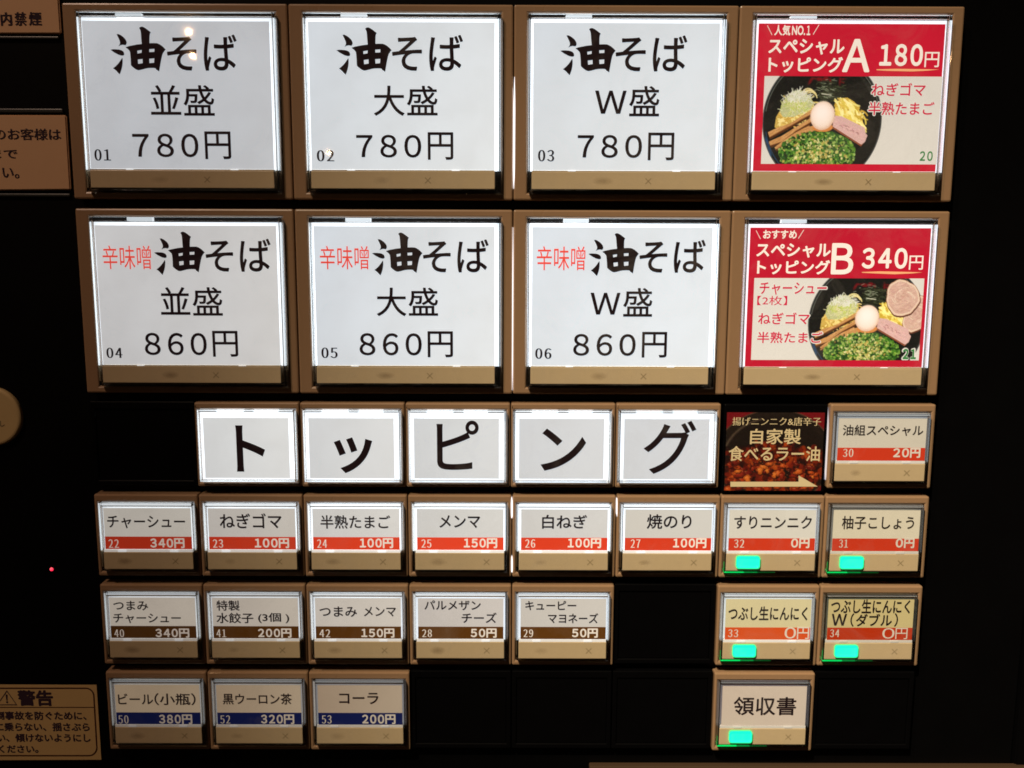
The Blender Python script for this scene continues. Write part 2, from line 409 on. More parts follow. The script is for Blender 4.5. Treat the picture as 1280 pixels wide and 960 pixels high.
# ------------------------------------------------------------------ button builder
def key(kind, u0, row, label, group, em, light, texts, width=None, band=None, led=False, base=(0.66, 0.66, 0.64), cat='ticket button', extra=None,
        name='ticket_button', smudge=True):
    v0, v1 = ROW_T[row], ROW_B[row]
    W = width or (2.0 if kind == 'big' else 1.0); H = v1 - v0
    u1 = u0 + W
    org = ((u0 + W / 2 - 4) * S, 0.0, -v1 * S)
    t = thing(name, label, cat, org, group)
    g = 0.004
    if kind == 'big':
        r = (0.135, W - 0.115, 0.077, H - 0.070); c = (0.175, W - 0.168, 0.152, H - 0.268); p = (0.168, W - 0.166, H - 0.256, H - 0.097)
    elif kind == 'small':
        r = (0.046, W - 0.053, 0.083, H - 0.055); c = (0.087, W - 0.080, 0.136, H - 0.272); p = (0.068, W - 0.072, H - 0.243, H - 0.072)
    else:
        r = (0.033, W - 0.045, 0.072, H - 0.050); c = (0.080, W - 0.108, 0.147, H - 0.084); p = None
    jig = random.uniform(-0.002, 0.002)
    # the cap stands proud of the frame: its measured outline is set back along the line of sight
    def at_height(z):
        k = 1 - z / CZ
        return (lambda u: (CX + (u0 + u - 4 - CX) * k) * S - org[0]), (lambda v: (CY + (-(v0 + v) - CY) * k) * S - org[2])
    X, Z = at_height(0.0)
    XF, ZF = X, Z
    # frame
    link_mesh('frame', ring_bm(X(g), X(W - g), Z(H), Z(0), X(r[0] - .006), X(r[1] + .006), Z(r[3] + .006), Z(r[2] - .006), 0.0, -0.139 * S, 0.016 * S),
              BEIGE, t)
    # dark housing at the bottom of the opening
    link_mesh('housing', box_bm(X(r[0] - .004), X(r[1] + .004), Z(r[3] + .004), Z(r[2] - .004), -0.075 * S, -0.13 * S), DARK, t)
    # lamp panel, behind the card
    lv1 = (H - 0.262) if kind == 'big' else (H - 0.262 if kind == 'small' else r[3] - 0.012)
    top_in = {'big': 0.044, 'small': 0.020, 'head': 0.016}[kind]
    lm = glow_mat('lamp_diffuser_%03d' % round(light * 100), (0.86, 0.93, 1.0), light)
    link_mesh('lamp_panel', box_bm(X(r[0] + (.014 if kind == 'big' else .010)), X(r[1] - (.014 if kind == 'big' else .010)), Z(lv1), Z(r[2] + top_in), -0.012 * S, -0.07 * S), lm, t)
    X, Z = at_height(0.045)
    # acrylic cap: four bars and a front sheet
    bw = (c[0] - r[0]) - 0.010; bw2 = (r[1] - c[1]) - 0.010
    if kind == 'head': bw, bw2 = 0.020, 0.024
    bt = {'big': 0.036, 'small': 0.034, 'head': 0.020}[kind]
    rim = bmesh.new()
    zf, zb = 0.058 * S, 0.004 * S
    bev = 0.004 * S
    for (a, b_, cc, d) in ((r[0], r[0] + bw * .62, r[2], r[3]), (r[1] - bw2 * .62, r[1], r[2], r[3]),
                           (r[0] + bw * .62 + .002, r[1] - bw2 * .62 - .002, r[2], r[2] + bt),
                           (r[0] + bw * .62 + .002, r[1] - bw2 * .62 - .002, r[3] - 0.014, r[3])):
        tmp = box_bm(X(a), X(b_), Z(d), Z(cc), zf, zb, bev)
        me_ = bpy.data.meshes.new('tmp'); tmp.to_mesh(me_); tmp.free(); rim.from_mesh(me_); bpy.data.meshes.remove(me_)
    link_mesh('cap_rim', rim, ACRYL, t)
    cv = link_mesh('clear_cover', box_bm(X(r[0] + bw * .62 + .003), X(r[1] - bw2 * .62 - .003), Z(r[3] - .016), Z(r[2] + bt + .002), ZCOVER * S, (ZCOVER - .003) * S), PANE, t)
    cv.rotation_euler = (random.uniform(-.004, .004), 0, random.uniform(-.004, .004))
    # card
    card = link_mesh('card', box_bm(X(c[0]), X(c[1]), Z(c[3]), Z(c[2]), ZCARD * S, (ZCARD - .006) * S), card_mat(em, u0 + W / 2, v0 + H * .4, base), t)
    if band is not None:
        bc, bg = band
        link_mesh('colour_band', box_bm(X(c[0]), X(c[1]), Z(c[3]), Z(H - 0.397), ZBAND * S, (ZCARD + .0003) * S),
                  ink('band_%d_%d_%d' % bc, bc, bg), card)
    for tx in texts:
        kw = dict(tx[3]) if len(tx) > 3 else {}
        nm = kw.pop('name', 'lettering'); zz = kw.pop('z', ZINK)
        if tx[0] == 'OIL': oil_char(tx[1], tx[2], card, org, zz)
        else: print_text(nm, tx[0], tx[1], tx[2], card, org, zz, **kw)
    # lower plate with its indicator window and crossed-out mark
    if p:
        pl = link_mesh('indicator_plate', box_bm(X(p[0]), X(p[1]), Z(p[3]), Z(p[2]), 0.053 * S, -0.07 * S, 0.006 * S), PLATE, t)
        ph = p[3] - p[2]; pw = p[1] - p[0]
        zp = 0.0545
        if kind == 'big': xc, xr = p[0] + pw * 0.635, 0.036
        else: xc, xr = p[0] + pw * 0.80, 0.038
        zc = p[2] + ph * 0.52
        cm = bmesh.new()
        for sgn in (1, -1):
            d = np.array([1, sgn]) / math.sqrt(2); n = np.array([-d[1], d[0]]) * 0.0034
            cx_, cz_ = xc, zc
            q = [np.array([cx_, cz_]) + d * xr * a + n * b for a, b in ((-1, -1), (1, -1), (1, 1), (-1, 1))]
            vv = [cm.verts.new((X(a), -(zp + 0.0004 * sgn) * S, Z(b))) for a, b in q]
            f = cm.faces.new(vv)
            cm.normal_update()
            if f.normal.y > 0: f.normal_flip()
        link_mesh('cross_mark', cm, MARK, pl)
        if led:
            a, b_ = p[0] + pw * 0.115, p[0] + pw * 0.372
            za, zb_ = Z(p[3] - ph * 0.19), Z(p[2] + ph * 0.12)
            link_mesh('indicator_halo', box_bm(X(a) - .00018, X(b_) + .00018, za - .00018, zb_ + .00018, 0.0552 * S, 0.053 * S, .0009), GREENHALO, pl)  # emitting border imitates the halo around the green lamp
            link_mesh('indicator_lamp', box_bm(X(a) + .00012, X(b_) - .00012, za + .00012, zb_ - .00012, 0.0575 * S, 0.0545 * S, .0009), GREENLED, pl)
            # emitting strips, dimmer in steps, imitate green light fading along the acrylic's edge
            for q0, q1, mt in ((.006, .20, GREENGLOW), (.202, .33, GREENGLOW2), (.332, .50, GREENGLOW3)):
                link_mesh('edge_glow', box_bm(X(r[0] + q0), X(r[0] + q1), Z(r[3] + .001), Z(r[3] - .0055), 0.056 * S, 0.045 * S, .00004), mt, t)
            link_mesh('edge_glow', box_bm(X(r[0] + .001), X(r[0] + .006), Z(r[3] + .001), Z(r[3] - .11), 0.052 * S, 0.045 * S, .00004), GREENGLOW2, t)
        elif smudge:
            a = p[0] + pw * (0.385 if kind == 'big' else 0.245) + random.uniform(-.012, .012)
            wd = (0.085 if kind == 'big' else 0.075) * random.uniform(.8, 1.25)
            link_mesh('blurred_mark', disc_mesh(X(a), Z(zc), wd * S, 0.038 * random.uniform(.8, 1.2) * S, zp * S), random.choice(SMUDGES), pl)
        tabs = ((0.196, 0.238), (0.765, 0.807)) if kind == 'big' else ((0.162, 0.252), (0.745, 0.835))
        for a, b_ in tabs:
            link_mesh('clip', box_bm(X(p[0] + pw * a + jig), X(p[0] + pw * b_ + jig), Z(p[2] - .003), Z(c[3] + .004), 0.0545 * S, 0.050 * S, 0.001 * S),
                      glow_mat('lit_clip_%03d' % round(min(light, 1.2) * 100), (0.9, 0.95, 1.0), min(light, 1.2) * .7), t)  # clips emit as if lamp light came through them
        # thin ledge between card and plate; on small keys it emits to look lit
        link_mesh('ledge', box_bm(X(p[0] + .004), X(p[1] - .004), Z(p[2] - .002), Z(c[3] + .003), 0.049 * S, 0.0 * S), glow_mat('ledge_%03d' % round(light * 100), (.95, .93, .9), min(light, 1.2) * .45) if kind == 'small' else PLATE, t)
    if kind == 'big':
        link_mesh('clip', box_bm(X(0.463), X(0.695), Z(r[2] + .036), Z(r[2] + .004), 0.0035 * S, -0.05 * S, 0.003 * S),
                  glow_mat('lit_clip_%03d' % round(min(light, 1.6) * 100), (0.9, 0.95, 1.0), min(light, 1.6) * .7), t)
    if kind == 'head':
        for a, b_ in ((0.20, 0.45), (0.55, 0.78)):
            link_mesh('clip', box_bm(X(a), X(b_), Z(r[2] + .016), Z(r[2] + .002), 0.0035 * S, -0.05 * S, 0.002 * S), lm, t)
    if extra: extra(t, card, org, X, Z, c)
    return t

def disc_mesh(cx, cz, rx, rz, out, n=24):
    v = [(cx, -out, cz)]; f = []
    for k in range(n):
        a = 2 * math.pi * k / n; v.append((cx + rx * math.cos(a), -out, cz + rz * math.sin(a)))
    for k in range(n): f.append((0, 1 + k, 1 + (k + 1) % n))
    return v, f
def smudge_mat(top):
    m = bpy.data.materials.new('faded_print'); m.use_nodes = True
    nt = m.node_tree; b = nt.nodes['Principled BSDF']
    b.inputs['Base Color'].default_value = (0.36, 0.27, 0.16, 1); b.inputs['Roughness'].default_value = 0.5
    tc = nt.nodes.new('ShaderNodeTexCoord'); mp = nt.nodes.new('ShaderNodeMapping'); gr = nt.nodes.new('ShaderNodeTexGradient')
    gr.gradient_type = 'SPHERICAL'
    mp.inputs['Location'].default_value = (-1, -1, -1); mp.inputs['Scale'].default_value = (2, 2, 2)
    nt.links.new(tc.outputs['Generated'], mp.inputs['Vector'])
    sx = nt.nodes.new('ShaderNodeSeparateXYZ'); cb = nt.nodes.new('ShaderNodeCombineXYZ')
    nt.links.new(mp.outputs['Vector'], sx.inputs[0]); nt.links.new(sx.outputs['X'], cb.inputs['X']); nt.links.new(sx.outputs['Z'], cb.inputs['Z'])
    nt.links.new(cb.outputs[0], gr.inputs['Vector'])
    mr = nt.nodes.new('ShaderNodeMapRange'); mr.inputs['To Max'].default_value = top; mr.inputs['From Max'].default_value = 0.8
    nt.links.new(gr.outputs['Fac'], mr.inputs['Value'])
    nt.links.new(mr.outputs['Result'], b.inputs['Alpha'])
    return m
SMUDGES = [smudge_mat(t_) for t_ in (.16, .26, .36)]
GREENLED = principled('green_indicator', (0.01, 0.10, 0.07), 0.35, 0.3, emis=(0.01, 1.0, 0.70), es=1.05)
GREENHALO = principled('green_halo', (0.02, 0.25, 0.10), 0.3, 0.4, emis=(0.03, 0.80, 0.24), es=1.0)
GREENGLOW = principled('green_edge_bright', (0.02, .3, .1), .3, emis=(0.0, 1.0, 0.16), es=1.0)
GREENGLOW2 = principled('green_edge_mid', (0.02, .2, .06), .3, emis=(0.0, 1.0, 0.16), es=.30)
GREENGLOW3 = principled('green_edge_dim', (0.02, .12, .04), .3, emis=(0.0, 1.0, 0.16), es=.07)

# ------------------------------------------------------------------ inks
def blackink(g=0.0): return principled('black_print_%02d' % round(g * 100), (0.010, 0.006, 0.007), 0.65, 0.15, emis=(1.0, .35, .45), es=g)
INK_B = blackink(0.005); INK_BB = blackink(0.002); INK_D = blackink(0.0)
INK_REDTXT = ink('red_print', (205, 60, 45), 0.75, (225, 75, 60))
def whiteprint(g): return principled('white_print_%02d' % round(g * 100), (0.72, 0.68, 0.62), 0.5, 0.3, emis=(1.0, .9, .82), es=g)

MEALS = 'large backlit meal buttons in the top two rows'
TOPS = 'small topping buttons in rows under the header'
BIGT = 0.004
bold = lambda a: dict(ax=a)
NUMK = dict(ax=0.045, az=-0.008, name='number_lettering')

key('big', 0, 0, 'large white lit meal button 01, 油そば 並盛 780円, with bulb glints on its cover', MEALS, (189, 190, 193), 1.0, [
    ('OIL', (138, 33.5, 207, 93), INK_BB), ('そば', (208.7, 43, 296.3, 88.5), INK_B, bold(.012)),
    ('並盛', (188, 106.3, 267.8, 144.6), INK_B, bold(.008)), ('780', (165.7, 167, 248, 196.5), INK_B, dict(spacing=1.02, ax=.012, name='price_lettering')),
    ('円', (256, 164.2, 288.6, 199), INK_B, dict(ax=.008, name='price_lettering')), ('01', (118, 186.5, 138.4, 200.8), INK_B, NUMK)])
key('big', 2, 0, 'large white lit meal button 02, 油そば 大盛 780円, second in the top row', MEALS, (214, 218, 221), 1.35, [
    ('OIL', (420.4, 34.4, 489.5, 93.4), INK_BB), ('そば', (490, 43.3, 578.8, 88.8), INK_B, bold(.012)),
    ('大盛', (467, 107, 546.9, 144.9), INK_B, bold(.008)), ('780', (445.3, 168.4, 526.6, 197), INK_B, dict(spacing=1.02, ax=.012, name='price_lettering')),
    ('円', (534.7, 165.2, 566.6, 199.8), INK_B, dict(ax=.008, name='price_lettering')), ('02', (396, 187.7, 417.7, 201.7), INK_B, NUMK)])
key('big', 4, 0, 'large white lit meal button 03, 油そば W盛 780円, left of the red special A', MEALS, (217, 221, 223), 1.4, [
    ('OIL', (700.4, 35.2, 769.5, 94), INK_BB), ('そば', (769.5, 44, 858.8, 89.4), INK_B, bold(.012)),
    ('W', (743.7, 113.2, 783, 142.2), INK_B, bold(.01)), ('盛', (786.5, 107.5, 824.2, 145.4), INK_B, bold(.008)),
    ('780', (722, 168.6, 802.5, 197.4), INK_B, dict(spacing=1.02, ax=.012, name='price_lettering')),
    ('円', (810, 165.7, 842.6, 200.4), INK_B, dict(ax=.008, name='price_lettering')), ('03', (672.5, 187.4, 692.8, 201.7), INK_B, NUMK)])
key('big', 0, 1, 'large white lit meal button 04, red 辛味噌 油そば 並盛 860円, left in second row', MEALS, (198, 196, 195), 1.0, [
    ('辛味噌', (128.2, 306.8, 188.8, 336.5), INK_REDTXT), ('OIL', (192.5, 289.8, 255.8, 343.7), INK_BB), ('そば', (257, 298.2, 338.6, 339.8), INK_B, bold(.012)),
    ('並盛', (200.6, 358.8, 277.9, 394.5), INK_B, bold(.008)), ('860', (180.8, 416, 258.4, 444), INK_B, dict(spacing=1.02, ax=.012, name='price_lettering')),
    ('円', (265.7, 413.5, 297.4, 446), INK_B, dict(ax=.008, name='price_lettering')), ('04', (133, 434.6, 153, 447.6), INK_B, NUMK)])
key('big', 2, 1, 'large white lit meal button 05, red 辛味噌 油そば 大盛 860円', MEALS, (217, 221, 224), 1.4, [
    ('辛味噌', (399.8, 307.3, 461, 336.7), INK_REDTXT), ('OIL', (465, 290.9, 528, 344.3), INK_BB), ('そば', (528.7, 299, 610.8, 340.6), INK_B, bold(.012)),
    ('大盛', (470.7, 359.4, 547.5, 395.3), INK_B, bold(.008)), ('860', (449.3, 416.4, 527.2, 444.3), INK_B, dict(spacing=1.02, ax=.012, name='price_lettering')),
    ('円', (534.5, 414, 566.2, 446.6), INK_B, dict(ax=.008, name='price_lettering')), ('05', (401.7, 434.4, 422, 447.6), INK_B, NUMK)])
key('big', 4, 1, 'large white lit meal button 06, red 辛味噌 油そば W盛 860円', MEALS, (228, 232, 234), 2.2, [
    ('辛味噌', (670.9, 307.8, 731.6, 337.8), INK_REDTXT), ('OIL', (735.5, 291.7, 798.5, 345), INK_BB), ('そば', (799.3, 299.5, 881.8, 341), INK_B, bold(.012)),
    ('W', (738, 365.9, 775.3, 393.2), INK_B, bold(.01)), ('盛', (779, 359.9, 815.4, 395.8), INK_B, bold(.008)),
    ('860', (716.5, 417.4, 794.6, 444.8), INK_B, dict(spacing=1.02, ax=.012, name='price_lettering')),
    ('円', (802.4, 414.8, 833.6, 447), INK_B, dict(ax=.008, name='price_lettering')), ('06', (669, 435.4, 689.4, 448.5), INK_B, NUMK)])

# ------------------------------------------------------------------ printed food pictures (flat print on the two red cards)
class Paint:
    def __init__(s, x0, x1, y0, y1, nx, ny, bg, fwd=None):
        gx, gy = np.meshgrid(np.linspace(x0, x1, nx), np.linspace(y0, y1, ny))
        s.X, s.Y = fwd(gx, gy) if fwd else (gx, gy)
        s.nx, s.ny = nx, ny
        s.img = np.ones((ny, nx, 3)) * np.array(bg, float)
        s.px = abs(s.X[0, 1] - s.X[0, 0])
    def put(s, m, col, a=1.0):
        m = np.clip(m, 0, 1)[..., None] * a
        s.img = s.img * (1 - m) + np.array(col, float) * m
    def sub(s, cx, cy, r):
        xs, ys = s.X[0], s.Y[:, 0]
        i = np.where(abs(xs - cx) < r)[0]; j = np.where(abs(ys - cy) < r)[0]
        if len(i) < 1 or len(j) < 1: return None
        return slice(j[0], j[-1] + 1), slice(i[0], i[-1] + 1)
    def blob(s, cx, cy, rx, ry, ang, col, a=1.0, soft=None, hole=0):
        r = max(rx, ry) * 1.3 + 2 * s.px
        sl = s.sub(cx, cy, r)
        if sl is None: return
        X, Y = s.X[sl] - cx, s.Y[sl] - cy; c, sn = math.cos(ang), math.sin(ang)
        d = np.sqrt(((X * c + Y * sn) / rx) ** 2 + ((-X * sn + Y * c) / ry) ** 2)
        k = min(rx, ry) / (soft or s.px)
        m = np.clip((1 - d) * k + 0.5, 0, 1)
        if hole: m = m * np.clip((d - hole) * k + 0.5, 0, 1)
        m = m[..., None] * a
        s.img[sl] = s.img[sl] * (1 - m) + np.array(col, float) * m
    def poly(s, pts, col, a=1.0):
        acc = np.zeros_like(s.X)
        for dx, dy in ((-.25, -.25), (.25, -.25), (.25, .25), (-.25, .25)):
            X, Y = s.X + dx * s.px, s.Y + dy * s.px; ins = np.zeros(X.shape, bool)
            n = len(pts)
            for i in range(n):
                (xa, ya), (xb, yb) = pts[i], pts[(i + 1) % n]
                if ya == yb: continue
                ins ^= ((ya > Y) != (yb > Y)) & (X < (xb - xa) * (Y - ya) / (yb - ya) + xa)
            acc += ins * .25
        s.put(acc, col, a); return acc
    def line(s, pts, w, col, a=1.0):
        for i in range(len(pts) - 1):
            p, q = np.array(pts[i], float), np.array(pts[i + 1], float)
            L = np.hypot(*(q - p)); n = max(int(L / (w * .5)), 1)
            for k in range(n + 1):
                c = p + (q - p) * k / n; s.blob(c[0], c[1], w / 2, w / 2, 0, col, a)
    def curl(s, x, y, L, w, ang, bend, col, a=1.0):
        pts = []; 
        for k in range(7):
            pts.append((x, y)); x += math.cos(ang) * L / 6; y += math.sin(ang) * L / 6; ang += bend / 6
        s.line(pts, w, col, a)
R = random.Random(5)
def jit(c, d): 
    k = R.uniform(-d, d); return tuple(max(0, min(255, v + k + R.uniform(-d / 3, d / 3))) for v in c)
def food(p, extra=None):
    d = np.sqrt(((p.X - 585) / 533) ** 2 + ((p.Y - 503) / 590) ** 2)
    p.put((1 - d) * 120, (22, 22, 20))
    p.put(np.clip(1 - abs(d - 0.985) * 110, 0, 1), (95, 104, 108), 0.8)
    p.put(np.clip(1 - abs(d - 0.955) * 90, 0, 1) * (p.Y < 420), (120, 128, 122), 0.75)
    p.put(np.clip(1 - abs(d - 0.945) * 60, 0, 1) * (p.Y > 600) * (p.X < 400), (40, 70, 105), 0.8)
    p.put(np.clip(1 - abs(d - 0.90) * 26, 0, 1) * (p.Y < 400) * (p.X > 600), (40, 42, 38), 0.8)
    for k in range(60):
        t = R.uniform(0.55, 0.98); p.blob(85 + 60 * (t - .5) * 2, 640 + 180 * (t - .5) * 2, 10, 22, -.4, (38, 72, 110), 0.10)
    # red brush shapes glazed on the bowl's far wall
    for x, y, w, h, a in ((465, 150, 12, 32, .5), (492, 128, 20, 8, 0), (545, 135, 32, 18, .2), (600, 128, 26, 20, 0), (640, 150, 10, 22, -.2), (725, 150, 9, 34, 0), (752, 132, 20, 7, 0), (750, 158, 16, 10, .3)):
        p.blob(x, y, w, h, a, (112, 16, 22), .85, soft=14)
    # nori shreds
    for k in range(260):
        x, y = R.gauss(612, 62), R.gauss(245, 48)
        if not (480 < x < 765 and 150 < y < 345): continue
        L = R.uniform(25, 60); a = R.uniform(-1.2, .9)
        p.line([(x, y), (x + L * math.cos(a), y + L * math.sin(a) * .6)], R.uniform(5, 10), R.choice([(30, 34, 22), (44, 50, 34), (22, 24, 16), (58, 64, 44)]), .85)
    for k in range(26):
        x, y = R.gauss(590, 50), R.gauss(225, 45); a = R.uniform(-.5, .5); L = R.uniform(15, 45)
        p.line([(x, y), (x + L * math.cos(a), y + L * math.sin(a))], 4, (136, 144, 122), .7)
    p.line([(570, 262), (655, 274)], 9, (196, 196, 176), .8)
    # noodles, left and right
    p.poly([(165, 560), (175, 470), (225, 380), (330, 330), (500, 330), (520, 420), (300, 560), (200, 590)], (190, 160, 80))
    for k in range(150):
        x, y = R.uniform(175, 470), R.uniform(330, 560)
        if y < 640 - x * 1.05 or y > 660 - (x - 120) * .5: continue
        p.curl(x, y, R.uniform(40, 100), R.uniform(9, 15), R.uniform(-1.6, .6), R.uniform(-1.5, 1.5), jit(R.choice([(220, 196, 118), (206, 172, 86), (230, 212, 140), (186, 150, 66)]), 10), .8)
    for k in range(6): p.curl(400 + k * 9, 250 + R.uniform(-8, 12), 110, 11, -.9 + k * .1, 2.0, jit((214, 200, 140), 10), .8)
    p.poly([(690, 350), (745, 300), (800, 295), (860, 330), (915, 385), (905, 430), (945, 500), (955, 560), (900, 560), (700, 470)], (196, 164, 66))
    for k in range(150):
        x, y = R.uniform(690, 940), R.uniform(300, 560)
        if y < 290 + max(0, x - 800) * .9 or y > 430 + (x - 690) * .5: continue
        p.curl(x, y, R.uniform(40, 110), R.uniform(12, 20), R.uniform(.2, 1.5), R.uniform(-1.2, 1.2), jit(R.choice([(232, 218, 128), (214, 190, 84), (240, 230, 158), (190, 158, 54)]), 10), .85)
    # shredded white leek
    p.poly([(225, 330), (300, 250), (345, 235), (380, 228), (470, 290), (500, 340), (480, 400), (330, 470), (235, 470), (205, 420)], (176, 180, 132))
    for k in range(420):
        x, y = R.gauss(355, 62), R.gauss(350, 58)
        if y < 230 + abs(x - 360) * .5 or y > 480 or x < 205 or x > 500: continue
        up = (y < 350)
        c = R.choice([(206, 208, 190), (190, 194, 168), (216, 216, 206)]) if up else R.choice([(186, 192, 110), (168, 182, 84), (208, 206, 168), (196, 196, 140)])
        p.curl(x, y, R.uniform(20, 60), R.uniform(4, 7), R.uniform(-2.6, .2), R.uniform(-1, 1), jit(c, 10), .75)
    # bamboo shoots
    for (a, b, c, d2) in (((108, 612), (490, 400), (500, 432), (120, 652)), ((118, 688), (490, 470), (500, 500), (135, 724)), ((172, 740), (430, 560), (520, 560), (520, 600), (190, 756))[:4] + () if False else ((118, 688), (490, 470), (500, 500), (135, 724))):
        pass
    sticks = [[(108, 606), (200, 560), (300, 530), (480, 405), (492, 440), (330, 535), (215, 600), (125, 652)],
              [(120, 690), (230, 640), (330, 575), (478, 478), (490, 512), (350, 600), (240, 690), (134, 726)],
              [(172, 742), (250, 680), (350, 610), (440, 560), (520, 545), (525, 596), (400, 640), (300, 700), (188, 758)]]
    for st in sticks:
        p.poly([(x + 4, y + 20) for x, y in st], (74, 42, 22))
        m = p.poly(st, (184, 136, 84))
        for k in range(60):
            i = R.randrange(0, len(st) // 2); (x, y), (x2, y2) = st[i], st[min(i + 1, len(st) // 2 - 1)]
            t = R.random(); xx, yy = x + (x2 - x) * t, y + (y2 - y) * t + R.uniform(2, 34)
            p.line([(xx, yy), (xx + 34, yy - 19)], 3.5, R.choice([(206, 160, 108), (160, 108, 62), (196, 146, 92)]), .5)
        n = len(st) // 2
        p.line([(x, y) for x, y in st[n:]], 6, (112, 66, 34), .7)
    if extra: extra(p)
    # roast pork
    p.poly([(684, 480), (676, 566), (944, 730), (966, 700), (800, 600)], (128, 72, 48))
    m = p.poly([(700, 455), (760, 462), (880, 520), (968, 560), (976, 606), (996, 632), (978, 690), (946, 714), (806, 628), (682, 552), (684, 500)], (202, 166, 162))
    for k in range(120):
        x = R.uniform(700, 960); y = 470 + (x - 700) * .48 + R.uniform(0, 90)
        if y > 545 + (x - 682) * .62: continue
        p.blob(x, y, R.uniform(6, 22), R.uniform(3, 8), R.uniform(0, 1.2), jit((206, 166, 164), 14), .45)
    for k in range(8):
        x = R.uniform(730, 900); y = 490 + (x - 700) * .5 + R.uniform(0, 40)
        p.curl(x, y, R.uniform(20, 45), 3.5, R.uniform(-.4, .5), 1.5, (150, 96, 100), .6)
    # boiled egg
    p.blob(592, 560, 92, 42, 0, (196, 126, 66))
    p.blob(588, 458, 108, 128, .12, (206, 170, 146))
    for k in range(22): p.blob(586 - k * .3, 452 - k * 1.2, 104 - k * 3.4, 122 - k * 4.2, .12, (230 + k * .5, 212 + k * .8, 200 + k * 1.2), .35, soft=30)
    # chopped green onion with sesame
    p.poly([(205, 800), (290, 720), (400, 640), (520, 605), (680, 596), (800, 650), (895, 740), (885, 800), (820, 890), (260, 890)], (46, 84, 28))
    for k in range(1500):
        x, y = R.uniform(200, 900), R.uniform(600, 900)
        if ((x - 555) / 345) ** 2 + ((y - 790) / 190) ** 2 > 1: continue
        mid = math.exp(-((x - 560) / 170) ** 2 - ((y - 780) / 110) ** 2)
        c = R.choice([(44, 88, 32), (84, 132, 42), (120, 156, 62), (30, 62, 24), (156, 180, 98), (64, 112, 36), (26, 46, 20)])
        if R.random() < mid * .75: c = R.choice([(204, 196, 124), (188, 172, 96), (214, 208, 150), (170, 150, 76)])
        rr = R.uniform(8, 17) if R.random() > mid * .6 else R.uniform(5, 9)
        p.blob(x, y, rr, rr * R.uniform(.5, .9), R.uniform(0, 3.1), jit(c, 12), .9, hole=.45 if R.random() < .22 else 0)
def picture(name, p, corners, z, mat, parent, org):
    (x0, y0), (x1, y1) = corners
    L, R_, T, B = px2(x0, (y0 + y1) / 2, z)[0], px2(x1, (y0 + y1) / 2, z)[0], px2((x0 + x1) / 2, y0, z)[1], px2((x0 + x1) / 2, y1, z)[1]
    nx, ny = p.nx, p.ny
    gx, gz = np.meshgrid(np.linspace(L, R_, nx), np.linspace(T, B, ny))
    V = np.stack([gx - org[0], np.full_like(gx, -z * S) - org[1], gz - org[2]], -1).reshape(-1, 3)
    i = np.arange(ny * nx).reshape(ny, nx)
    F = np.stack([i[:-1, :-1], i[1:, :-1], i[1:, 1:], i[:-1, 1:]], -1).reshape(-1, 4)
    o = link_mesh(name, (V.tolist(), F.tolist()), mat, parent)
    gr_ = rng.normal(0, 5.5, p.img.shape[:2])[..., None] + rng.normal(0, 3, p.img.shape)
    c = np.clip(p.img + gr_ * (p.img.min(-1, keepdims=True) < 190), 0, 255) / 255; lin = np.where(c <= .04045, c / 12.92, ((c + .055) / 1.055) ** 2.4)
    at = o.data.color_attributes.new('print', 'FLOAT_COLOR', 'POINT')
    at.data.foreach_set('color', np.concatenate([lin.reshape(-1, 3), np.ones((nx * ny, 1))], 1).ravel())
    return o
PRINT_LIT = print_mat('lit_picture_print', 0.62)
WP = whiteprint(0.52); WPS = whiteprint(0.50)
PINK = ink('crimson_print', (190, 20, 62), 0.62)
GREENP = ink('green_print', (52, 118, 62), 0.6)
TANP = ink('tan_print', (222, 160, 112), 0.7)
PAPERW = principled('white_print_area', srgb(205, 203, 198), .5, .3, emis=srgb(205, 203, 198), es=0.62)
def rect_px(name, x0, y0, x1, y1, z, th, mat, parent, org):
    L, R_, T, B = px2(x0, (y0 + y1) / 2, z)[0], px2(x1, (y0 + y1) / 2, z)[0], px2((x0 + x1) / 2, y0, z)[1], px2((x0 + x1) / 2, y1, z)[1]
    return link_mesh(name, box_bm(L - org[0], R_ - org[0], B - org[2], T - org[2], z * S - org[1], (z - th) * S - org[1]), mat, parent)
FIELD = (205, 203, 198)
def specialA(t, card, org, X, Z, c):
    p = Paint(57, 1631, 108, 890, 378, 188, FIELD); food(p)
    picture('food_photo', p, ((953.4, 95.4), (1174.5, 205.2)), 0.0460, PRINT_LIT, card, org)
